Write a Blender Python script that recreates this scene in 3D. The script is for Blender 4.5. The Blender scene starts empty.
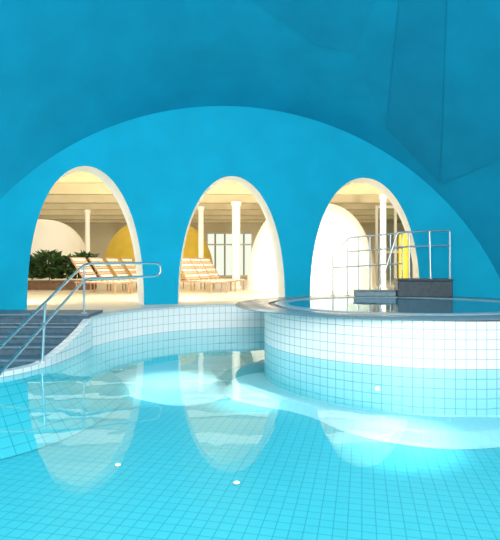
import bpy, bmesh, math, random
from mathutils import Vector, Matrix
from mathutils.bvhtree import BVHTree
random.seed(7)
S = bpy.context.scene
C = S.collection
PI = math.pi
S.view_settings.view_transform = 'Standard'
S.view_settings.look = 'None'

# ------------------------------------------------------------------ materials
def newmat(name):
    m = bpy.data.materials.new(name); m.use_nodes = True
    nt = m.node_tree; nt.nodes.clear()
    out = nt.nodes.new('ShaderNodeOutputMaterial')
    return m, nt, out
def plain(name, col, rough=.6, metal=0., noise=.0, nscale=6., bump=0., spec=.5):
    m, nt, out = newmat(name)
    b = nt.nodes.new('ShaderNodeBsdfPrincipled')
    b.inputs['Roughness'].default_value = rough
    b.inputs['Metallic'].default_value = metal
    b.inputs['Specular IOR Level'].default_value = spec
    tc = nt.nodes.new('ShaderNodeTexCoord')
    n = nt.nodes.new('ShaderNodeTexNoise'); n.inputs['Scale'].default_value = nscale
    n.inputs['Detail'].default_value = 6
    nt.links.new(tc.outputs['Object'], n.inputs['Vector'])
    r = nt.nodes.new('ShaderNodeValToRGB')
    c0 = [max(0, c*(1-noise)) for c in col]; c1 = [min(1, c*(1+noise)) for c in col]
    r.color_ramp.elements[0].position = .3; r.color_ramp.elements[1].position = .7
    r.color_ramp.elements[0].color = (*c0, 1); r.color_ramp.elements[1].color = (*c1, 1)
    nt.links.new(n.outputs['Fac'], r.inputs['Fac'])
    nt.links.new(r.outputs['Color'], b.inputs['Base Color'])
    if bump:
        bp = nt.nodes.new('ShaderNodeBump'); bp.inputs['Strength'].default_value = bump
        bp.inputs['Distance'].default_value = .02
        nt.links.new(n.outputs['Fac'], bp.inputs['Height']); nt.links.new(bp.outputs['Normal'], b.inputs['Normal'])
    nt.links.new(b.outputs['BSDF'], out.inputs['Surface'])
    return m
def tile(name, c1, c2, grout, w, h, src='UV', rot=0., rough=.25, mort=.006, low=None, top=.2):
    m, nt, out = newmat(name)
    b = nt.nodes.new('ShaderNodeBsdfPrincipled'); b.inputs['Roughness'].default_value = rough
    tc = nt.nodes.new('ShaderNodeTexCoord')
    mp = nt.nodes.new('ShaderNodeMapping'); mp.inputs['Rotation'].default_value = (0, 0, rot)
    nt.links.new(tc.outputs[src], mp.inputs['Vector'])
    def brick(a, b2, g):
        br = nt.nodes.new('ShaderNodeTexBrick'); br.offset = 0; br.squash = 1
        br.inputs['Color1'].default_value = (*a, 1); br.inputs['Color2'].default_value = (*b2, 1)
        br.inputs['Mortar'].default_value = (*g, 1)
        br.inputs['Scale'].default_value = 1; br.inputs['Mortar Size'].default_value = mort
        br.inputs['Mortar Smooth'].default_value = .2
        br.inputs['Brick Width'].default_value = w; br.inputs['Row Height'].default_value = h
        nt.links.new(mp.outputs['Vector'], br.inputs['Vector'])
        return br.outputs['Color']
    col = brick(c1, c2, grout)
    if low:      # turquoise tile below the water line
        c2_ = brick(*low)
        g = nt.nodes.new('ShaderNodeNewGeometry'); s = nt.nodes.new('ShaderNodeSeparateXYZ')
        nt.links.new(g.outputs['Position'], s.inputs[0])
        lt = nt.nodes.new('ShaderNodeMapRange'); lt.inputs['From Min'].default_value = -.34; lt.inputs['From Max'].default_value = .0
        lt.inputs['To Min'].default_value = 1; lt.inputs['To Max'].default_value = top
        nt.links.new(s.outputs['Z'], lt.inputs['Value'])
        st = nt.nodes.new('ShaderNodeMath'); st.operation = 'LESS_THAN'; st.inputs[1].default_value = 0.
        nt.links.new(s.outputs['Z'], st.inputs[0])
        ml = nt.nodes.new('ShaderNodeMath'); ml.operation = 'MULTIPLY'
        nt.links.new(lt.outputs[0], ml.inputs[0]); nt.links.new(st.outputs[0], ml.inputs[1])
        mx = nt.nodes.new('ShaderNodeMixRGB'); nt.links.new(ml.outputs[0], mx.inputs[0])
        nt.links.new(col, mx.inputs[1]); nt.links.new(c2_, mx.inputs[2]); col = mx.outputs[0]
    nt.links.new(col, b.inputs['Base Color'])
    nt.links.new(b.outputs['BSDF'], out.inputs['Surface'])
    return m
def watermat(name, tint, bump, nscale, dist=.01, gloss=(.9,.97,1.), power=5.):
    m, nt, out = newmat(name)
    L = nt.links.new; N = nt.nodes.new
    tc = N('ShaderNodeTexCoord'); n = N('ShaderNodeTexNoise'); n.inputs['Scale'].default_value = nscale
    n.inputs['Detail'].default_value = 1.5
    L(tc.outputs['Object'], n.inputs['Vector'])
    bp = N('ShaderNodeBump'); bp.inputs['Strength'].default_value = bump; bp.inputs['Distance'].default_value = dist
    L(n.outputs['Fac'], bp.inputs['Height'])
    g = N('ShaderNodeNewGeometry')
    d = N('ShaderNodeVectorMath'); d.operation = 'DOT_PRODUCT'
    L(g.outputs['Incoming'], d.inputs[0]); L(bp.outputs['Normal'], d.inputs[1])
    a = N('ShaderNodeMath'); a.operation = 'ABSOLUTE'; L(d.outputs['Value'], a.inputs[0])
    s = N('ShaderNodeMath'); s.operation = 'SUBTRACT'; s.inputs[0].default_value = 1; L(a.outputs[0], s.inputs[1]); s.use_clamp = True
    p = N('ShaderNodeMath'); p.operation = 'POWER'; p.inputs[1].default_value = power; L(s.outputs[0], p.inputs[0])
    f = N('ShaderNodeMath'); f.operation = 'MULTIPLY_ADD'; f.inputs[1].default_value = .97; f.inputs[2].default_value = .02
    L(p.outputs[0], f.inputs[0])
    t = N('ShaderNodeBsdfTransparent'); t.inputs['Color'].default_value = (*tint, 1)
    gl = N('ShaderNodeBsdfGlossy'); gl.inputs['Roughness'].default_value = .01; gl.inputs['Color'].default_value = (*gloss, 1)
    L(bp.outputs['Normal'], gl.inputs['Normal'])
    mx = N('ShaderNodeMixShader'); L(f.outputs[0], mx.inputs[0]); L(t.outputs[0], mx.inputs[1]); L(gl.outputs[0], mx.inputs[2])
    L(mx.outputs[0], out.inputs['Surface'])
    return m
def emit(name, col, st):
    m, nt, out = newmat(name)
    e = nt.nodes.new('ShaderNodeEmission'); e.inputs['Color'].default_value = (*col, 1); e.inputs['Strength'].default_value = st
    nt.links.new(e.outputs[0], out.inputs['Surface']); return m
def glassmat(name, tint, refl=.12):
    m, nt, out = newmat(name)
    t = nt.nodes.new('ShaderNodeBsdfTransparent'); t.inputs['Color'].default_value = (*tint, 1)
    g = nt.nodes.new('ShaderNodeBsdfGlossy'); g.inputs['Roughness'].default_value = .02
    mx = nt.nodes.new('ShaderNodeMixShader'); mx.inputs[0].default_value = refl
    nt.links.new(t.outputs[0], mx.inputs[1]); nt.links.new(g.outputs[0], mx.inputs[2]); nt.links.new(mx.outputs[0], out.inputs['Surface'])
    return m
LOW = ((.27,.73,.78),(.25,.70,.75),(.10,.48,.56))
FT = ((.175,.70,.745),(.16,.675,.72),(.06,.44,.51))
M = dict(
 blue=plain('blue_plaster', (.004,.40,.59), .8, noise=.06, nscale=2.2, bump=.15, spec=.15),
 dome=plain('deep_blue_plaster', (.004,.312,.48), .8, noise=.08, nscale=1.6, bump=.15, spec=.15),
 shade_dark=plain('dome_shadow_dark', (.004,.262,.415), .8, noise=.08, nscale=1.6, bump=.15, spec=.15),  # this and the next two: dome blue darkened to paint shadow
 shade_mid=plain('dome_shadow_mid', (.004,.284,.445), .8, noise=.08, nscale=1.6, bump=.15, spec=.15),
 shade_soft=plain('dome_shadow_soft', (.004,.298,.465), .8, noise=.08, nscale=1.6, bump=.15, spec=.15),
 cream=plain('cream_plaster', (.86,.80,.62), .7, noise=.04, nscale=2),
 ceil=plain('beige_ceiling_plaster', (.70,.62,.43), .7, noise=.05, nscale=2),
 reveal=plain('white_plaster', (.95,.94,.89), .6, noise=.02, nscale=2),
 yellow=plain('ochre_plaster', (.66,.47,.05), .7, noise=.08, nscale=3),
 beam=plain('beam_plaster', (.52,.45,.29), .7, noise=.06, nscale=3),
 floor=plain('pale_floor', (.80,.74,.62), .35, noise=.05, nscale=3),
 wtile=tile('white_pool_tile', (.93,.89,.86), (.90,.87,.84), (.46,.46,.45), .10, .125, mort=.0036, low=LOW, top=.4),
 ctile=tile('curb_tile', (.93,.89,.86), (.90,.87,.84), (.46,.46,.45), .10, .10, mort=.0036, low=FT, top=1.),
 uwtile=tile('basin_tile', (.93,.89,.86), (.90,.87,.84), (.38,.39,.39), .10, .10, mort=.0038, low=LOW, top=.6),
 ftile=tile('pool_floor_tile', *FT, .088, .088, 'Object', .22, .35, .0034),
 btile=tile('bench_tile', (.95,.95,.95), (.93,.94,.94), (.76,.87,.89), .088, .088, 'Object', .22, .35, .0025),
 rim=plain('grey_stone_rim', (.20,.27,.30), .25, noise=.10, nscale=14, spec=.5),
 grate=plain('dark_grate', (.03,.06,.08), .4, noise=.2, nscale=60),
 lip=plain('pale_lip', (.36,.46,.49), .3, noise=.08, nscale=12, spec=.4),
 coping=plain('coping_stone', (.58,.63,.64), .5, noise=.08, nscale=12, spec=.3),
 steel=plain('steel', (.64,.68,.69), .33, metal=1., noise=.03, nscale=20),
 dark=plain('dark_stone', (.05,.07,.08), .45, noise=.25, nscale=18),
 greystep=plain('grey_step_stone', (.20,.27,.29), .45, noise=.15, nscale=18),
 stone=plain('grey_stone', (.085,.155,.20), .5, noise=.2, nscale=18),
 nosing=plain('step_nosing', (.16,.25,.30), .5, noise=.1, nscale=18),
 stonewet=plain('wet_grey_stone', (.15,.63,.69), .5, noise=.1, nscale=12),
 wood=plain('red_brown_wood', (.42,.25,.15), .5, noise=.2, nscale=18),
 slat=plain('cream_slat', (.87,.83,.77), .7, noise=.06, nscale=20),
 slat2=plain('brown_slat', (.58,.40,.27), .7, noise=.12, nscale=20),
 leaf=plain('leaf', (.04,.09,.027), .5, noise=.5, nscale=5),
 stem=plain('stem', (.12,.07,.03), .8, noise=.2),
 planter=plain('planter_wood', (.17,.095,.05), .6, noise=.3, nscale=10),
 wframe=plain('white_frame', (.78,.76,.68), .5, noise=.03),
 mull=plain('grey_mullion', (.40,.38,.28), .5, noise=.1),
 pane=glassmat('window_glass', (.9,.97,.95)),
 day=emit('pale_evening_light', (.86,.90,.76), 1.1),
 lamp=emit('lamp_glint_emit', (.95,1,1), 8.),
 water=watermat('pool_water_surface', (.66,.955,.975), .16, 2.6, power=5.0),
 bwater=watermat('basin_water_surface', (.36,.70,.80), .25, 3.),
)

# ------------------------------------------------------------------ helpers
def link(name, bm, mats, parent=None, smooth=False, bev=0., loc=None):
    bmesh.ops.recalc_face_normals(bm, faces=bm.faces[:]) if smooth != 'keep' else None
    me = bpy.data.meshes.new(name); bm.to_mesh(me); bm.free()
    if not isinstance(mats, (list, tuple)): mats = [mats]
    for m in mats: me.materials.append(m)
    o = bpy.data.objects.new(name, me); C.objects.link(o)
    if parent: o.parent = parent
    if smooth:
        for p in me.polygons: p.use_smooth = True
        try:
            me.set_sharp_from_angle(angle=math.radians(40))
        except Exception: pass
    if bev:
        md = o.modifiers.new('bevel', 'BEVEL'); md.width = bev; md.segments = 2; md.limit_method = 'ANGLE'
    return o
def tag(o, label, cat, group=None, kind=None):
    o['label'] = label; o['category'] = cat
    if group: o['group'] = group
    if kind: o['kind'] = kind
    return o
def struct(o):
    o['kind'] = 'structure'; return o
def empty(name, loc, rz=0):
    o = bpy.data.objects.new(name, None); C.objects.link(o); o.location = loc; o.rotation_euler = (0, 0, rz)
    o.empty_display_size = .1
    return o
def box(bm, x0, x1, y0, y1, z0, z1, mat=None, mi=0):
    vs = [bm.verts.new((x, y, z)) for x in (x0, x1) for y in (y0, y1) for z in (z0, z1)]
    if mat is not None:
        for v in vs: v.co = mat @ v.co
    for f in ((0,1,3,2),(4,6,7,5),(0,4,5,1),(2,3,7,6),(0,2,6,4),(1,5,7,3)):
        bm.faces.new([vs[i] for i in f]).material_index = mi
def fillet(pts, r, n=6):
    pts = [Vector(p) for p in pts]; out = [pts[0]]
    for i in range(1, len(pts)-1):
        a, b, c = pts[i-1], pts[i], pts[i+1]
        u = (a-b); v = (c-b); k = min(r, u.length*.48, v.length*.48)
        p0 = b + u.normalized()*k; p1 = b + v.normalized()*k
        for j in range(n+1):
            t = j/n; out.append(p0*(1-t)**2 + b*2*t*(1-t) + p1*t*t)
    out.append(pts[-1]); return out
def tube(bm, pts, r, seg=10, rf=0.):
    pts = fillet(pts, rf) if rf else [Vector(p) for p in pts]
    rings = []; n = None
    for i, p in enumerate(pts):
        t = (pts[min(i+1, len(pts)-1)] - pts[max(i-1, 0)]).normalized()
        if n is None:
            n = t.cross(Vector((0,0,1)))
            if n.length < .01: n = t.cross(Vector((1,0,0)))
        n = (n - t*n.dot(t)).normalized(); b = t.cross(n)
        rings.append([bm.verts.new(p + (n*math.cos(2*PI*k/seg) + b*math.sin(2*PI*k/seg))*r) for k in range(seg)])
    for a, b in zip(rings, rings[1:]):
        for k in range(seg): bm.faces.new((a[k], a[(k+1) % seg], b[(k+1) % seg], b[k]))
    bm.faces.new(rings[0][::-1]); bm.faces.new(rings[-1])
def lathe(bm, prof, seg=96, c=(0,0), closed=False, uvR=None, a0=0, a1=2*PI, ky=1.):
    uv = bm.loops.layers.uv.verify() if uvR else None
    full = abs(a1-a0-2*PI) < 1e-6
    cols = []
    for k in range(seg if full else seg+1):
        a = a0+(a1-a0)*k/seg
        cols.append([bm.verts.new((c[0]+r*math.cos(a), c[1]+ky*r*math.sin(a), z)) for r, z in prof])
    n = len(prof)
    for k in range(seg):
        A = cols[k]; Bc = cols[(k+1) % len(cols)]
        for j in range(n if closed else n-1):
            j2 = (j+1) % n
            f = bm.faces.new((A[j], Bc[j], Bc[j2], A[j2]))
            if uv:
                us = [uvR*(a0+(a1-a0)*k/seg), uvR*(a0+(a1-a0)*(k+1)/seg)]
                for lp, (u, v) in zip(f.loops, ((us[0], prof[j][1]), (us[1], prof[j][1]), (us[1], prof[j2][1]), (us[0], prof[j2][1]))):
                    lp[uv].uv = (u, v)
def prism(bm, poly, z0, z1, side=1, top=0):
    uv = bm.loops.layers.uv.verify()
    lo = [bm.verts.new((x, y, z0)) for x, y in poly]; hi = [bm.verts.new((x, y, z1)) for x, y in poly]
    n = len(poly); f = bm.faces.new(hi); f.material_index = top
    s = 0
    for i in range(n):
        j = (i+1) % n; d = math.dist(poly[i], poly[j])
        f = bm.faces.new((lo[i], lo[j], hi[j], hi[i])); f.material_index = side
        for lp, c in zip(f.loops, ((s, z0), (s+d, z0), (s+d, z1), (s, z1))): lp[uv].uv = c
        s += d
def crom(P, n=16):
    out = []
    Q = [tuple(2*a-b for a, b in zip(P[0], P[1]))] + list(P) + [tuple(2*a-b for a, b in zip(P[-1], P[-2]))]
    for i in range(1, len(Q)-2):
        for k in range(n):
            t = k/n
            out.append(tuple(.5*((2*b)+(c-a)*t+(2*a-5*b+4*c-d)*t*t+(-a+3*b-3*c+d)*t**3) for a, b, c, d in zip(Q[i-1], Q[i], Q[i+1], Q[i+2])))
    out.append(tuple(P[-1])); return out

# ------------------------------------------------------------------ camera
CH = 1.08
cam = bpy.data.cameras.new('camera'); co = bpy.data.objects.new('camera', cam); C.objects.link(co)
co.location = (0, 0, CH); co.rotation_euler = (PI/2, 0, 0)
cam.sensor_fit = 'VERTICAL'; cam.sensor_height = 36; cam.sensor_width = 36; cam.lens = 36*500/540
cam.shift_y = -7/540; cam.clip_end = 200
S.camera = co
DK = .375
FL = -.58      # pool floor

# ------------------------------------------------------------------ the arcade wall
plan = crom([(-4.6,4.6),(-4.2,6.0),(-3.35,7.45),(-2.5,8.1),(-1.65,8.5),(-.3,8.8),(1.0,9.02),(2.0,9.14),(3.0,9.06),(4.0,8.70),(5.0,7.9),(5.9,6.5)], 24)
cum = [0]
for a, b in zip(plan, plan[1:]): cum.append(cum[-1]+math.dist(a, b))
def at_s(s):
    s = max(0, min(cum[-1]-1e-6, s))
    lo, hi = 0, len(cum)-1
    while hi-lo > 1:
        m = (lo+hi)//2
        if cum[m] <= s: lo = m
        else: hi = m
    t = (s-cum[lo])/(cum[hi]-cum[lo]); a, b = plan[lo], plan[hi]
    return a[0]+(b[0]-a[0])*t, a[1]+(b[1]-a[1])*t
def az(s):
    x, y = at_s(s); return 250+500*x/y
def s_of(px):
    lo, hi = 0, cum[-1]
    for _ in range(50):
        m = (lo+hi)/2
        if az(m) < px: lo = m
        else: hi = m
    return lo
def nrm(s):
    a = at_s(s-.02); b = at_s(s+.02); d = math.dist(a, b)
    return (-(b[1]-a[1])/d, (b[0]-a[0])/d)      # away from the pool
LC, LY, LR = 222, 416, 310
sA, sB = s_of(LC-LR+1), s_of(LC+LR-1)
def ztop(s):
    p = az(s); q = LR*LR-(p-LC)**2
    py = LY-math.sqrt(max(q, 0)); y = at_s(s)[1]
    return max(DK+.02, CH+(263-py)/500*y)
arches = []
for a, b, zt in ((27,144,2.66),(178,285,2.63),(310,420,2.66)):
    s0, s1 = s_of(a), s_of(b); arches.append(((s0+s1)/2, (s1-s0)/2, zt))
def arch_pts(sc, hw, zt, n=40):
    return [(sc-hw*math.cos(PI*k/n), DK-.02+(zt-DK)*max(0, math.sin(PI*k/n))**.88) for k in range(n+1)]
cols = []     # (s, zlow)
edges = [sA] + [e for c, h, z in arches for e in (c-h, c+h)] + [sB]
for i in range(0, len(edges), 2):
    n = 30
    for k in range(n+1):
        s = edges[i]+(edges[i+1]-edges[i])*k/n
        cols.append((s, -1. if at_s(s)[1] < 6.7 else DK-.05))
    if i//2 < 3: cols += arch_pts(*arches[i//2])
bm = bmesh.new()
TH = .34
def strip(off, mi, cl):
    prev = None
    for s, zl in cl:
        x, y = at_s(s); nx, ny = nrm(s); x += nx*off; y += ny*off
        zt = max(ztop(s), zl+.01)
        zs = [zl+(zt-zl)*k/6 for k in range(7)]
        v = [bm.verts.new((x, y, z)) for z in zs]
        if prev:
            for k in range(6): bm.faces.new((prev[k], v[k], v[k+1], prev[k+1])).material_index = mi
        prev = v
strip(0, 0, cols)
SPL = .06
cols2 = []
for i in range(0, len(edges), 2):
    n = 16
    e0 = edges[i]-(SPL if i else 0); e1 = edges[i+1]+(SPL if i+2 < len(edges) else 0)
    for k in range(n+1): cols2.append((e0+(e1-e0)*k/n, DK-.05))
    if i//2 < 3:
        c, h, z = arches[i//2]; cols2 += arch_pts(c, h-SPL, z-SPL*.6)
strip(TH, 1, cols2)
for c, h, z in arches:
    A = arch_pts(c, h, z, 48); B2 = arch_pts(c, h-SPL, z-SPL*.6, 48); prev = None
    for (s, za), (s2, zb) in zip(A, B2):
        x, y = at_s(s); nx, ny = nrm(s2); x2, y2 = at_s(s2)
        v = (bm.verts.new((x, y, za)), bm.verts.new((x2+nx*TH, y2+ny*TH, zb)))
        if prev: bm.faces.new((prev[0], v[0], v[1], prev[1])).material_index = 2
        prev = v
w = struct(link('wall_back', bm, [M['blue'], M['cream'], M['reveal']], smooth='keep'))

# ------------------------------------------------------------------ the big dome
NU, NT = 90, 60
bm = bmesh.new(); G = []
ss = [sA+(sB-sA)*k/NU for k in range(NU+1)]
for j in range(NT+1):
    t = j/NT; row = []
    for s in ss:
        u = (az(s)-LC)/LR; x, y = at_s(s); z = ztop(s)
        xb = 8.5*math.sin(max(-1, min(1, u))*PI/2); zb = .4+7.2*math.cos(max(-1, min(1, u))*PI/2)
        e = math.sin(t*PI/2)
        row.append(bm.verts.new((x+(xb-x)*e, y+(-5-y)*t, z+(zb-z)*e)))
    G.append(row)
for j in range(NT):
    for i in range(NU): bm.faces.new((G[j][i], G[j][i+1], G[j+1][i+1], G[j+1][i]))
for i in (0, NU):
    lo = [bm.verts.new((G[j][i].co.x, G[j][i].co.y, -1.0)) for j in range(NT+1)]
    for j in range(NT): bm.faces.new((G[j][i], G[j+1][i], lo[j+1], lo[j]))
cap = list(G[NT]); bm.verts.ensure_lookup_table()
l0 = bm.verts.new((cap[0].co.x, -5, -1)); l1 = bm.verts.new((cap[-1].co.x, -5, -1))
bm.faces.new(cap+[l1, l0])
bvh = BVHTree.FromBMesh(bm)
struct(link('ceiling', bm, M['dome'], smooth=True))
def shade_patch(name, q, off, mat, n=30):  # thin sheet on the dome, coloured as an angular shadow
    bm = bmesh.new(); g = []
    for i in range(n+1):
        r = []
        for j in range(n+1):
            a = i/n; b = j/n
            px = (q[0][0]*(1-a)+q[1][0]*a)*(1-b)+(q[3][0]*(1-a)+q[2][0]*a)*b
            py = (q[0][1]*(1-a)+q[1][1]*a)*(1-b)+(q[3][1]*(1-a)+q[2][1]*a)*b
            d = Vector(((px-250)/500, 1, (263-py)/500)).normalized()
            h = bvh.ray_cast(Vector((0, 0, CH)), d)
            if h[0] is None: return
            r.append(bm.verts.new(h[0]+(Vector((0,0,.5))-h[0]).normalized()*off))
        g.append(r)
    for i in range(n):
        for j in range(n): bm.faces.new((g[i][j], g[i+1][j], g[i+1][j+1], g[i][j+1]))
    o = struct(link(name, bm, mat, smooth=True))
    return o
shade_patch('dome_shade_1', ((402,-25),(447,-25),(440,184),(386,128)), .016, M['shade_dark'])
shade_patch('dome_shade_2', ((225,-20),(386,-20),(354,52),(318,47)), .012, M['shade_mid'])
shade_patch('dome_shade_4', ((447.5,-25),(520,-25),(520,150),(441,185)), .012, M['shade_mid'])
shade_patch('dome_shade_5', ((386.5,-25),(401.5,-25),(385.5,127.5),(354.5,52.5)), .012, M['shade_soft'])

# ------------------------------------------------------------------ floor, deck and pool shell
edge = crom([(-2.05,6.4),(-1.98,6.62),(-1.85,7.0),(-1.57,7.5),(-1.1,7.98),(-.5,8.28),(.3,8.42),(1.2,8.5),(1.84,8.56),(2.6,8.56),(4.0,8.2),(5.0,7.4)], 8)
poly = [(-12, 6.4)] + edge + [(12, 7.0), (12, 22.4), (-12, 22.4)]
bm = bmesh.new(); prism(bm, poly, -1.0, DK)
struct(link('floor', bm, [M['floor'], M['wtile']]))
bm = bmesh.new()
vs = [bm.verts.new(p) for p in ((-9,-5.2,FL),(9,-5.2,FL),(9,9,FL),(-9,9,FL))]; bm.faces.new(vs)
struct(link('floor', bm, M['ftile']))
# coping along the pool edge
bm = bmesh.new()
pr = None
for i, (x, y) in enumerate(edge):
    a = edge[max(0, i-1)]; b = edge[min(len(edge)-1, i+1)]; d = math.dist(a, b); nx, ny = (b[1]-a[1])/d, -(b[0]-a[0])/d
    r = [bm.verts.new((x+nx*o, y+ny*o, z)) for o, z in ((.012,DK-.015),(.012,DK+.010),(-.22,DK+.010),(-.22,DK-.015))]
    if pr:
        for k in range(4): bm.faces.new((pr[k], r[k], r[(k+1)%4], pr[(k+1)%4]))
    pr = r
struct(link('trim_3', bm, M['coping'], smooth=True))
# water
bm = bmesh.new()
vs = [bm.verts.new(p) for p in ((-8.2,-4.7,0),(8.2,-4.7,0),(5.6,6.5,0),(4.6,7.5,0),(2.6,8.55,0),(0,8.4,0),(-1.2,7.95,0),(-2.05,6.42,0),(-4.1,5.9,0))]; bm.faces.new(vs)
tag(link('pool_water', bm, M['water']), 'clear turquoise water filling the large swimming pool', 'water', kind='stuff')

# submerged benches: a flat white ledge with a soft irregular edge
BC = (2.30, 6.92); WR = 2.10; KY = .88
BT = -.46
def slope(zt, wdt, n=10):
    return [(wdt*k/n, FL+.002+(zt-FL)*(.5+.5*math.cos(PI*k/n))) for k in range(n+1)]
prof = crom([(0,0),(.05,.36),(.12,.58),(.21,.56),(.30,.40),(.38,.27),(.47,.30),(.56,.52),(.65,.72),(.74,.78),(.84,.62),(.93,.30),(1,0)], 12)
def pr_at(q):
    for a, b in zip(prof, prof[1:]):
        if a[0] <= q <= b[0]: return a[1]+(b[1]-a[1])*(q-a[0])/max(1e-6, b[0]-a[0])
    return 0
bm = bmesh.new(); prev = None
for k in range(161):
    q = k/160; a = PI*(.98+.62*q)
    f = max(0, pr_at(q)); r = WR+.01+f*.76; w_ = .14*min(1, f*2)+.01
    pr_ = [(WR+.002, BT-.005)]+[(r+o, z) for o, z in slope(BT, w_)]
    v = [bm.verts.new((BC[0]+rr*math.cos(a), BC[1]+KY*rr*math.sin(a), z)) for rr, z in pr_]
    if prev:
        for j in range(len(v)-1): bm.faces.new((prev[j], v[j], v[j+1], prev[j+1]))
    prev = v
tag(link('underwater_bench', bm, M['btile'], smooth=True), 'white underwater bench curving around the foot of the raised round basin', 'bench')
out = crom([(-1.86,6.95),(-1.5,6.45),(-1.1,6.1),(-.75,5.95),(-.50,6.2),(-.48,6.75),(-.60,7.3),(-.45,7.9),(-.18,8.30)], 8)
inn = [p for p in edge if 6.9 < p[1] and p[0] < -.1]
def resample(P, n):
    L = [0]
    for a, b in zip(P, P[1:]): L.append(L[-1]+math.dist(a, b))
    R = []
    for k in range(n):
        s = L[-1]*k/(n-1); i = 0
        while i < len(P)-2 and L[i+1] < s: i += 1
        t = (s-L[i])/(L[i+1]-L[i]); R.append((P[i][0]+(P[i+1][0]-P[i][0])*t, P[i][1]+(P[i+1][1]-P[i][1])*t))
    return R
out = resample(out, 70); inn = resample(inn, 70)
bm = bmesh.new(); prev = None
for k in range(70):
    a = out[max(0, k-1)]; b = out[min(69, k+1)]; d = math.dist(a, b); nx, ny = (b[1]-a[1])/d, -(b[0]-a[0])/d
    pts = [(*inn[k], BT)]+[(out[k][0]+nx*o, out[k][1]+ny*o, z) for o, z in slope(BT, .16)]
    v = [bm.verts.new(p) for p in pts]
    if prev:
        for j in range(len(v)-1): bm.faces.new((prev[j], v[j], v[j+1], prev[j+1]))
    prev = v
tag(link('underwater_bench', bm, M['btile'], smooth=True), 'white underwater bench along the curved far pool wall', 'bench')

# ------------------------------------------------------------------ entry steps, curb and rail on the left
cpath = resample(crom([(-2.02,6.37),(-2.02,6.0),(-2.05,5.6),(-2.11,5.2),(-2.28,4.80),(-2.62,4.45),(-3.1,4.2),(-3.9,4.02)], 10), 56)
clen = sum(math.dist(a, b) for a, b in zip(cpath, cpath[1:]))/55
def cz(k):
    d = k*clen
    return .05+.32*max(0, 1-d/1.3)**1.2
def cx(y):
    for a, b in zip(cpath, cpath[1:]):
        if b[1] <= y <= a[1]: return a[0]+(b[0]-a[0])*(a[1]-y)/(a[1]-b[1])
    return cpath[0][0]
t = empty('entry_steps', (-3.2, 6.4, 0))
for y0, y1, z0, z1, m, xl in ((6.375,7.0,DK+.002,DK+.05,'stone',-.45),(6.12,6.399,FL+.01,.30,'stone',-.7),(5.86,6.119,FL+.01,.22,'stone',-.7),(5.6,5.859,FL+.01,.14,'stone',-.7),(5.3,5.599,FL+.01,.05,'stone',-.7),(5.0,5.299,FL+.01,-.10,'stonewet',-.7),(4.75,4.999,FL+.01,-.22,'stonewet',-.7)):
    xr = min(cx(y0), cx(y1))+3.2-.115 if z1 < .35 else 1.14
    bm = bmesh.new(); box(bm, xl, xr, y0-6.4, y1-6.4, z0, z1)
    if z1 > 0:
        box(bm, xl, xr+.003, y0-6.4-.02, y0-6.4+.04, z1-.016, z1+.006, None, 1)
    if z1 > .35: box(bm, -.7, 1.12, -.022, -.001, .31, DK)
    link('step', bm, [M[m], M['nosing']], t, bev=.005)
tag(t, 'dark grey stone entry steps leading down into the pool at the left', 'steps')
bm = bmesh.new(); uv = bm.loops.layers.uv.verify()
pr = None; s = 0; ds = 0
for k, (x, y) in enumerate(cpath):
    a = cpath[max(0, k-1)]; b = cpath[min(len(cpath)-1, k+1)]; d = math.dist(a, b); nx, ny = (b[1]-a[1])/d, -(b[0]-a[0])/d
    z = cz(k)
    row = ((.10,FL+.01),(.10,z),(0,z),(0,-.03),(-.52,FL+.006))
    r = [bm.verts.new((x+nx*o, y+ny*o, h)) for o, h in row]
    vv = (z-.7, z+.1, z, -.03, -.79)
    if k: ds = math.dist(cpath[k-1], (x, y))
    if pr:
        for j in range(4):
            f = bm.faces.new((pr[j], r[j], r[j+1], pr[j+1]))
            for lp, (uu, hh) in zip(f.loops, ((s, pv[j]), (s+ds, vv[j]), (s+ds, vv[j+1]), (s, pv[j+1]))): lp[uv].uv = (uu, hh)
        s += ds
    else: bm.faces.new(r)
    pr = r; pv = vv
bm.faces.new(pr)
tag(link('curb', bm, M['ctile']), 'low white tiled curb curving along the water below the entry steps', 'curb')

def rail(name, label, tubes, posts, r=.019, group=None, panels=()):
    o = Vector(posts[0][0]); t = empty(name, o)
    for nm, pts, rf in tubes:
        bm = bmesh.new(); tube(bm, [Vector(p)-o for p in pts], r, 12, rf); link(nm, bm, M['steel'], t, smooth=True)
    for a, b in posts:
        bm = bmesh.new(); a = Vector(a)-o; b = Vector(b)-o
        tube(bm, [a, b], r*.95, 12)
        p = link('post', bm, M['steel'], t, smooth=True)
        bm = bmesh.new(); lathe(bm, [(0,.0),(.036,.0),(.036,.010),(r,.016)], 20, (a.x, a.y))
        for v in bm.verts: v.co.z += a.z
        link('base_flange', bm, M['steel'], p, smooth=True)
    for (xa, ya), (xb, yb), z0, z1 in panels:
        bm = bmesh.new()
        vs = [bm.verts.new(Vector((x, y+dy, z))-o) for dy in (-.004, .004) for x, y, z in ((xa,ya,z0),(xb,yb,z0),(xb,yb,z1),(xa,ya,z1))]
        for f in ((0,1,2,3),(7,6,5,4),(0,4,5,1),(1,5,6,2),(2,6,7,3),(3,7,4,0)): bm.faces.new([vs[i] for i in f])
        g = link('glass_panel', bm, M['pane'], t); g['label'] = 'clear glass panel'
    return tag(t, label, 'handrail', group)
RX = -2.13
kp = min(range(len(cpath)), key=lambda k: abs(cpath[k][1]-5.2))
pz = cz(kp)
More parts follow.
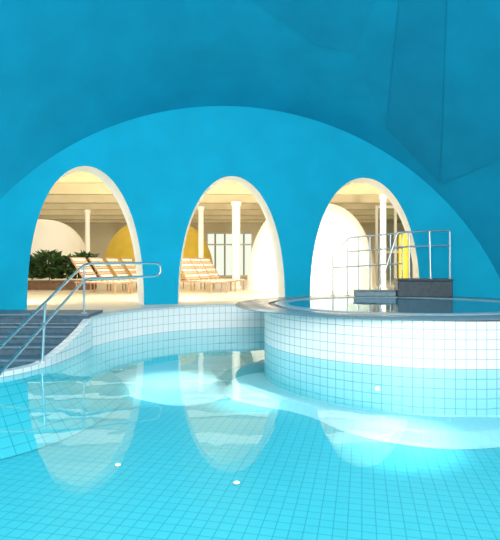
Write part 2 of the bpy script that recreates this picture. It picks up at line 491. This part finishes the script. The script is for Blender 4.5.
rail('handrail', 'long steel handrail with two parallel bars sloping down beside the pool entry steps',
  [('rail', [(RX,3.72,.05),(RX,3.72,.19),(RX,6.45,1.07),(-1.25,7.0,1.08),(-1.25,7.0,.90),(RX,6.45,.87),(RX,4.2,.12),(RX,3.72,-.05)], .09)],
  [((RX,6.42,DK+.057),(RX,6.42,1.06)), ((-2.16,5.2,pz),(RX,5.2,.665)), ((RX,3.72,FL+.001),(RX,3.72,.07))], .0155)

# ------------------------------------------------------------------ raised round basin
HB = .505
bt = empty('whirlpool_basin', (BC[0], BC[1], 0))
bm = bmesh.new(); lathe(bm, [(WR,FL+.005),(WR,.0),(WR,HB-.02)], 160, uvR=WR*.95, ky=KY); link('basin_wall', bm, M['uwtile'], bt, smooth=True)
RO = (-.16, .12); KR = .835     # the rim slab sits off-centre, reaching further left
bm = bmesh.new(); lathe(bm, [(1.70,HB-.03),(2.33,HB-.018),(2.345,HB-.014),(2.35,HB-.007),(2.34,HB),(1.88,HB),(1.88,HB-.03),(1.70,HB-.03)], 160, RO, ky=KR); link('rim', bm, M['rim'], bt, smooth=True)
bm = bmesh.new(); lathe(bm, [(1.79,HB-.045),(1.88,HB-.045),(1.88,HB-.015),(1.79,HB-.015)], 160, RO, closed=True, ky=KR); link('overflow_grate', bm, M['grate'], bt)
bm = bmesh.new(); lathe(bm, [(1.60,.0),(1.60,HB),(1.62,HB+.006),(1.78,HB+.006),(1.79,HB+.002),(1.79,HB-.05)], 160, RO, ky=KR); link('inner_lip', bm, M['lip'], bt, smooth=True)
bm = bmesh.new(); lathe(bm, [(.001,.1),(1.60,.1)], 64, RO, ky=KR); link('basin_floor', bm, M['ftile'], bt)
tag(bt, 'raised round whirlpool basin clad in white tiles with a flat grey rim', 'basin')
RC = (BC[0]+RO[0], BC[1]+RO[1])
bm = bmesh.new(); lathe(bm, [(.001,HB-.005),(.8,HB-.005),(1.598,HB-.005)], 128, RC, ky=KR)
tag(link('whirlpool_water', bm, M['bwater']), 'still dark teal water filling the raised round basin', 'water', kind='stuff')
# dark steps over the rim
t = empty('basin_steps', (2.92, 8.46, HB+.007), -.12)
bm = bmesh.new(); box(bm, -.44,.44,-.2,.2,0,.27); link('step', bm, M['dark'], t, bev=.015)
bm = bmesh.new(); box(bm, -.45,.45,-.22,.22,.27,.305); link('tread', bm, M['dark'], t, bev=.01)
bm = bmesh.new(); box(bm, -1.14,-.455,-.10,.10,0,.09); box(bm, -1.15,-.455,-.12,.11,.09,.11); o = link('step', bm, M['greystep'], t, bev=.01); o['label'] = 'lower pale grey step'
tag(t, 'dark stone step block with a lower left step on the round basin rim', 'steps')
pp = [(1.46,8.80,1.25),(1.72,8.83,1.50),(1.92,8.84,1.535),(2.12,8.84,1.555),(2.30,8.835,1.57),(2.48,8.825,1.58),(2.68,8.81,1.60)]
rail('handrail', 'steel handrail with a stepped left end behind the round basin',
  [('rail', [(1.46,8.80,.52),(1.46,8.80,1.25),(1.75,8.83,1.53),(2.68,8.81,1.605)], .06),
   ('rail', [(1.72,8.83,1.28),(2.68,8.81,1.35)], 0), ('rail', [(1.46,8.80,1.0),(2.68,8.81,1.07)], 0)],
  [((x,y,HB+.001),(x,y,z)) for x, y, z in pp], .0145, None,
  [((1.745,8.835),(1.895,8.84),.62,1.0), ((1.945,8.84),(2.095,8.84),.62,1.0)])
RY = 8.54
rail('handrail', 'steel handrail rising steeply to the dark step block on the basin rim',
  [('rail', [(2.17,RY,HB+.01),(2.52,RY,1.60),(3.40,8.50,1.64),(3.40,8.50,HB+.01)], .05),
   ('rail', [(2.44,RY,1.35),(3.40,8.50,1.38)], 0)],
  [((2.17,RY,HB+.006),(2.17,RY,HB+.05)), ((3.06,8.46,HB+.313),(3.06,8.515,1.62)), ((3.40,8.50,HB+.001),(3.40,8.50,HB+.05)), ((2.72,8.52,HB+.313),(2.72,RY,1.605))], .0155)

# basin wall lamp, and water glints added as small glowing floor discs
def lamp(p, rx, lab, k=.75, rz=0):
    t = empty('pool_lamp_glint', p)
    for nm, pr_, m in (('bezel', [(.030,0),(.040,0),(.040,.006),(.030,.010)], 'lip'), ('lens', [(.001,.014),(.02,.012),(.030,.006)], 'lamp')):
        bm = bmesh.new(); lathe(bm, [(r*k, z) for r, z in pr_], 24, closed=(nm == 'bezel')); o = link(nm, bm, M[m], t, smooth=True)
        o.rotation_euler = (rx, 0, rz)
    tag(t, lab, 'pool lamp')
lamp((-1.08,4.09,FL+.001), 0, 'water glint set as a small glowing disc on the pool floor toward the left')
lamp((-.10,3.76,FL+.001), 0, 'water glint set as a small glowing disc on the pool floor near the centre')
la = PI*1.35
lamp((BC[0]+(WR+.004)*math.cos(la), BC[1]+KY*(WR+.004)*math.sin(la), -.24), PI/2, 'underwater lamp in the front wall of the round basin', .75, -.48)

# ------------------------------------------------------------------ the room behind the arches
RZ = 3.1
bm = bmesh.new(); fr = []
for k in range(61):
    s = sA+(sB-sA)*k/60; x, y = at_s(s); nx, ny = nrm(s); fr.append((x+nx*.2, y+ny*.2))
fr = [(-12, 5.5)]+fr+[(12, 6)]
prv = None
for x, y in fr:
    v = (bm.verts.new((x, y, RZ)), bm.verts.new((x*1.0, 22.2, RZ)))
    if prv: bm.faces.new((prv[0], v[0], v[1], prv[1]))
    prv = v
struct(link('ceiling', bm, M['ceil']))
bm = bmesh.new()
wx0, wx1, wz0, wz1 = -1.95, .15, .45, 2.45
for x0, x1, z0, z1 in ((-12,wx0,DK,RZ),(wx1,12,DK,RZ),(wx0,wx1,wz1,RZ),(wx0,wx1,DK,wz0)): box(bm, x0, x1, 22, 22.2, z0, z1)
struct(link('wall_far', bm, M['cream']))
bm = bmesh.new(); box(bm, -12.2,-12,5.5,22.2,DK-.1,RZ); struct(link('wall_left', bm, M['cream']))
bm = bmesh.new(); box(bm, 12,12.2,6,22.2,DK-.1,RZ); struct(link('wall_right', bm, M['cream']))
# window in the far wall
t = struct(empty('window_1', (wx0, 22, wz0)))
W, H = wx1-wx0, wz1-wz0
bm = bmesh.new()
box(bm, 0,W,-.03,.06,0,.09); box(bm, 0,W,-.03,.06,H-.09,H); box(bm, 0,.09,-.03,.06,.09,H-.09); box(bm, W-.09,W,-.03,.06,.09,H-.09)
link('window_frame', bm, M['wframe'], t)
for k in (1, 2, 3, 4):
    bm = bmesh.new(); box(bm, W*k/5-.035, W*k/5+.035, -.02, .05, .09, H-.09); link('mullion', bm, M['mull'], t)
bm = bmesh.new(); box(bm, .09, W-.09, -.025, .045, H*.72-.03, H*.72+.03); link('transom', bm, M['wframe'], t)
bm = bmesh.new(); box(bm, .05, W-.05, .07, .08, .05, H-.05); link('pane', bm, M['day'], t)

# ceiling beams
for k, y in enumerate((10.6,12.4,14.2,16.0,17.8,19.6,21.2)):
    bm = bmesh.new(); box(bm, -11.9, 11.9, y-.11, y+.11, 2.78, RZ-.001)
    o = link('ceiling_beam', bm, M['beam'], bev=.01)
    n = ('nearest the arches','second from the arches','third from the arches','fourth from the arches','fifth from the arches','sixth from the arches','farthest from the arches')[k]
    tag(o, 'beige ceiling beam crossing the lounge, '+n, 'beam', 'ceiling beams in the lounge')
# columns
def column(x, y, r, label):
    t = empty('column', (x, y, DK))
    bm = bmesh.new(); lathe(bm, [(.001,0),(r,0),(r,2.40),(.001,2.40)], 28); link('shaft', bm, M['reveal'], t, smooth=True)
    bm = bmesh.new(); lathe(bm, [(.001,0),(r*1.35,0),(r*1.35,.06),(r*1.05,.09)], 28); link('base', bm, M['reveal'], t, smooth=True)
    bm = bmesh.new(); lathe(bm, [(r*1.02,2.28),(r*1.3,2.34),(r*1.3,2.404),(.001,2.404)], 28); link('capital', bm, M['reveal'], t, smooth=True)
    tag(t, label, 'column', 'round columns in the lounge')
column(-.385, 13.9, .115, 'thick cream round column in the middle arch opening')
column(-1.48, 15.1, .08, 'slimmer cream column left of the thick one in the middle arch')
column(-5.2, 16.0, .075, 'thin cream column seen through the left arch')
column(3.30, 12.4, .075, 'thin cream column seen through the right arch')
# plaster domes
def pdome(c, rx, ry, h, m, label, ex=.75):
    t = empty('plaster_dome', (c[0], c[1], DK))
    bm = bmesh.new(); n, sg = 20, 56; rows = []
    for j in range(n):
        ph = PI/2*j/n; rows.append([bm.verts.new((rx*math.cos(ph)**ex*math.cos(2*PI*k/sg), ry*math.cos(ph)**ex*math.sin(2*PI*k/sg), h*math.sin(ph))) for k in range(sg)])
    for a, b in zip(rows, rows[1:]):
        for k in range(sg): bm.faces.new((a[k], a[(k+1)%sg], b[(k+1)%sg], b[k]))
    tp = bm.verts.new((0,0,h))
    for k in range(sg): bm.faces.new((rows[-1][k], rows[-1][(k+1)%sg], tp))
    link('shell', bm, M[m], t, smooth=True)
    bm = bmesh.new(); lathe(bm, [(1.0,0),(1.025,0),(1.025,.08),(.99,.09)], 56)
    for v in bm.verts: v.co.x *= rx; v.co.y *= ry
    link('skirting', bm, M['reveal'], t)
    tag(t, label, 'dome')
pdome((-7.2,17.2), 1.75, 1.5, 2.2, 'reveal', 'white plaster dome behind the planter in the left arch')
pdome((-3.22,17.6), 1.98, 1.5, 2.2, 'yellow', 'ochre yellow plaster dome between the left and middle arches', .62)
pdome((1.66,13.6), 1.74, 1.4, 2.34, 'reveal', 'cream plaster dome between the middle and right arches', .68)

# glazed partition seen through right arch
t = empty('glass_partition', (3.75, 14.8, DK))
bm = bmesh.new()
for k in range(5): box(bm, k*.55-.035, k*.55+.035, -.035, .035, 0, 2.4)
for z in (0, 1.0, 2.33): box(bm, 0.035, 2.165, -.03, .03, z, z+.07)
link('frame', bm, M['wframe'], t)
for k in range(4):
    bm = bmesh.new(); box(bm, k*.55+.036, k*.55+.514, -.005, .005, .071, 2.329); link('pane', bm, M['pane'], t)
tag(t, 'cream framed glass partition seen through the right arch', 'partition')
# yellow post
t = empty('yellow_post', (3.82, 12.4, DK))
bm = bmesh.new(); lathe(bm, [(.001,0),(.13,0),(.13,1.36),(.11,1.41),(.06,1.44),(.001,1.45)], 28); link('shaft', bm, M['yellow'], t, smooth=True)
bm = bmesh.new(); lathe(bm, [(.135,0),(.16,0),(.16,.05),(.135,.06)], 28, closed=True); link('base', bm, M['reveal'], t)
tag(t, 'ochre yellow round post beside the thin column in the right arch', 'post')

# planter with shrubs
PX, PY = -5.08, 13.3
t = empty('planter', (PX, PY, DK))
bm = bmesh.new(); box(bm, -.92,.92,-.24,.24,0,.20)
for z in (.04,.12): box(bm, -.932,.932,-.25,.25,z,z+.06)
link('trough', bm, M['planter'], t)
bm = bmesh.new(); box(bm, -.96,.96,-.28,.28,.20,.235); link('trim_board', bm, M['planter'], t)
tag(t, 'brown wooden planter trough under the left arch', 'planter')
def leaves(bm, n, rx, ry, h, z0):
    for _ in range(n):
        a = random.uniform(0, 2*PI); q = random.random()**.5; zz = random.random()
        w = math.sin(PI*(.18+.75*zz))**.7
        p = Vector((rx*q*w*math.cos(a), ry*q*w*math.sin(a), z0+h*zz))
        d = Vector((math.cos(a)*.8+random.uniform(-.4,.4), math.sin(a)*.8+random.uniform(-.4,.4), random.uniform(-.3,.9))).normalized()
        s_ = d.cross(Vector((random.uniform(-1,1), random.uniform(-1,1), 1))).normalized()
        L = random.uniform(.12,.30); b = L*.20
        p.z = max(p.z, z0+.05)
        if d.z < 0 and p.z < z0+.25: d.z = abs(d.z)
        vs = [bm.verts.new(v) for v in (p, p+d*L*.45+s_*b, p+d*L+Vector((0,0,-.02)), p+d*L*.45-s_*b)]
        bm.faces.new(vs)
for k, (dx, h) in enumerate(((-.72,.56),(-.26,.70),(.22,.56),(.70,.64))):
    t = empty('shrub', (PX+dx, PY, DK+.236))
    bm = bmesh.new(); leaves(bm, 540, .29, .28, h, .02); link('foliage', bm, M['leaf'], t)
    bm = bmesh.new()
    for q in range(4): tube(bm, [(0,0,0),(random.uniform(-.05,.05),random.uniform(-.05,.05),h*.4),(random.uniform(-.15,.15),random.uniform(-.12,.12),h*.85)], .009, 6)
    link('stem', bm, M['stem'], t)
    tag(t, ('dark green leafy shrub at the left end of the planter','tall dark green shrub second from left in the planter','dark green shrub third from left in the planter','dark green leafy shrub at the right end of the planter')[k], 'shrub', 'shrubs in the planter')

# sun loungers
def lounger():
    t = empty('sun_lounger', (0,0,0))
    bm = bmesh.new()
    for s_ in (-1, 1): box(bm, -.55, .98, s_*.28-.014, s_*.28+.014, .285, .325)
    box(bm, .95,.98,-.266,.266,.285,.325); box(bm, -.55,-.52,-.266,.266,.285,.325); box(bm, .2,.23,-.266,.266,.285,.315)
    link('frame', bm, M['wood'], t, bev=.005)
    for x in (-.48, .88):
        for s_ in (-1, 1):
            bm = bmesh.new(); box(bm, x-.016, x+.016, s_*.28-.013, s_*.28+.013, 0, .284); link('leg', bm, M['wood'], t, bev=.004)
    bm = bmesh.new()
    for k in range(11): box(bm, -.16+k*.102, -.16+k*.102+.07, -.265,.265,.318,.338, None, k % 2)
    link('seat_slats', bm, [M['slat'], M['slat2']], t)
    R = Matrix.Translation((-.16,0,.32)) @ Matrix.Rotation(math.radians(50), 4, 'Y')
    bm = bmesh.new()
    for s_ in (-1, 1): box(bm, -.86, 0, s_*.265-.013, s_*.265+.013, -.02, .02, R)
    box(bm, -.86,-.83,-.252,.252,-.018,.018,R)
    b = link('backrest', bm, M['wood'], t)
    bm = bmesh.new()
    for k in range(8): box(bm, -.82+k*.1, -.82+k*.1+.068, -.252,.252,-.008,.012, R, k % 2)
    link('back_slats', bm, [M['slat'], M['slat2']], t)
    for s_ in (-1, 1):
        bm = bmesh.new(); tube(bm, [(-.50,s_*.23,.31),(-.50,s_*.23,.58),(-.51,s_*.23,.72)], .011, 8)
        link('back_prop', bm, M['wood'], t)
    return t
def copy_tree(o, parent=None):
    c = o.copy(); C.objects.link(c)
    if parent: c.parent = parent
    for ch in o.children: copy_tree(ch, c)
    return c
proto = lounger()
GL, GM = 'loungers under the left arch', 'loungers under the middle arch'
spots = [(-3.55+.24*k, 11.6+.56*k, -24, n+' under the left arch', GL) for k, n in enumerate(('nearest in the row','second in the row','third in the row','fourth in the row','farthest in the row'))]
spots += [(-1.26+.20*k, 12.1+.60*k, -42, n+' under the middle arch', GM) for k, n in enumerate(('nearest in the row','second in the row','farthest in the row'))]
for i, (x, y, r, lab, g) in enumerate(spots):
    o = proto if i == 0 else copy_tree(proto)
    o.location = (x, y, DK); o.rotation_euler = (0, 0, math.radians(r)); o.scale = (.82, .85, .85)
    tag(o, 'reclining slatted wooden sun lounger, '+lab, 'sun lounger', g)

# ------------------------------------------------------------------ light
def area(name, loc, tgt, sx, sy, e, col):
    l = bpy.data.lights.new(name, 'AREA'); l.shape = 'RECTANGLE'; l.size = sx; l.size_y = sy; l.energy = e; l.color = col
    o = bpy.data.objects.new(name, l); C.objects.link(o); o.location = loc
    o.rotation_euler = (Vector(tgt)-Vector(loc)).to_track_quat('-Z', 'Y').to_euler(); return o
def spot(name, loc, tgt, e, ang, col, blend=1.):
    l = bpy.data.lights.new(name, 'SPOT'); l.energy = e; l.color = col; l.spot_size = math.radians(ang); l.spot_blend = blend; l.shadow_soft_size = .06
    o = bpy.data.objects.new(name, l); C.objects.link(o); o.location = loc
    o.rotation_euler = (Vector(tgt)-Vector(loc)).to_track_quat('-Z', 'Y').to_euler(); return o
area('hall_light', (0,-3.5,2.9), (0,8,2.2), 7, 3, 650, (1,.965,.91))
area('overhead_light', (0,-.6,5.3), (0,3.0,0), 6, 3.5, 385, (1,.98,.95))
WARM = (1,.91,.73)
for k, y in enumerate((11.5,13.3,15.1,16.9,18.7,20.4)):
    area('lounge_light', (-1.5,y,RZ-.02), (-1.5,y,0), 14, 1.5, 57, WARM)
for x, y, e in ((-1.62,9.1,105), (.86,9.6,56), (3.75,9.45,100), (-4.4,8.3,105)):
    area('hidden_lounge_fill', (x,y,1.5), (x*.9,18,1.3), .3, 1.9, e, WARM)  # added fill, out of view behind the piers, front-lights the lounge
# added spots with no fixture, above the frame, shining straight down on the white benches
AC = (1,.98,.95)
spot('bench_fill_spot', (-1.0,6.4,4.7), (-1.0,6.5,-.4), 1500, 17, AC)
spot('bench_fill_spot', (-.02,5.9,4.4), (-.02,5.95,-.4), 1200, 13, AC)
spot('bench_fill_spot', (1.35,4.6,4.3), (1.35,4.5,-.4), 1200, 16, AC)
wd = bpy.data.worlds.new('world'); S.world = wd; wd.use_nodes = True
wd.node_tree.nodes['Background'].inputs[0].default_value = (.03,.12,.18,1); wd.node_tree.nodes['Background'].inputs[1].default_value = .5
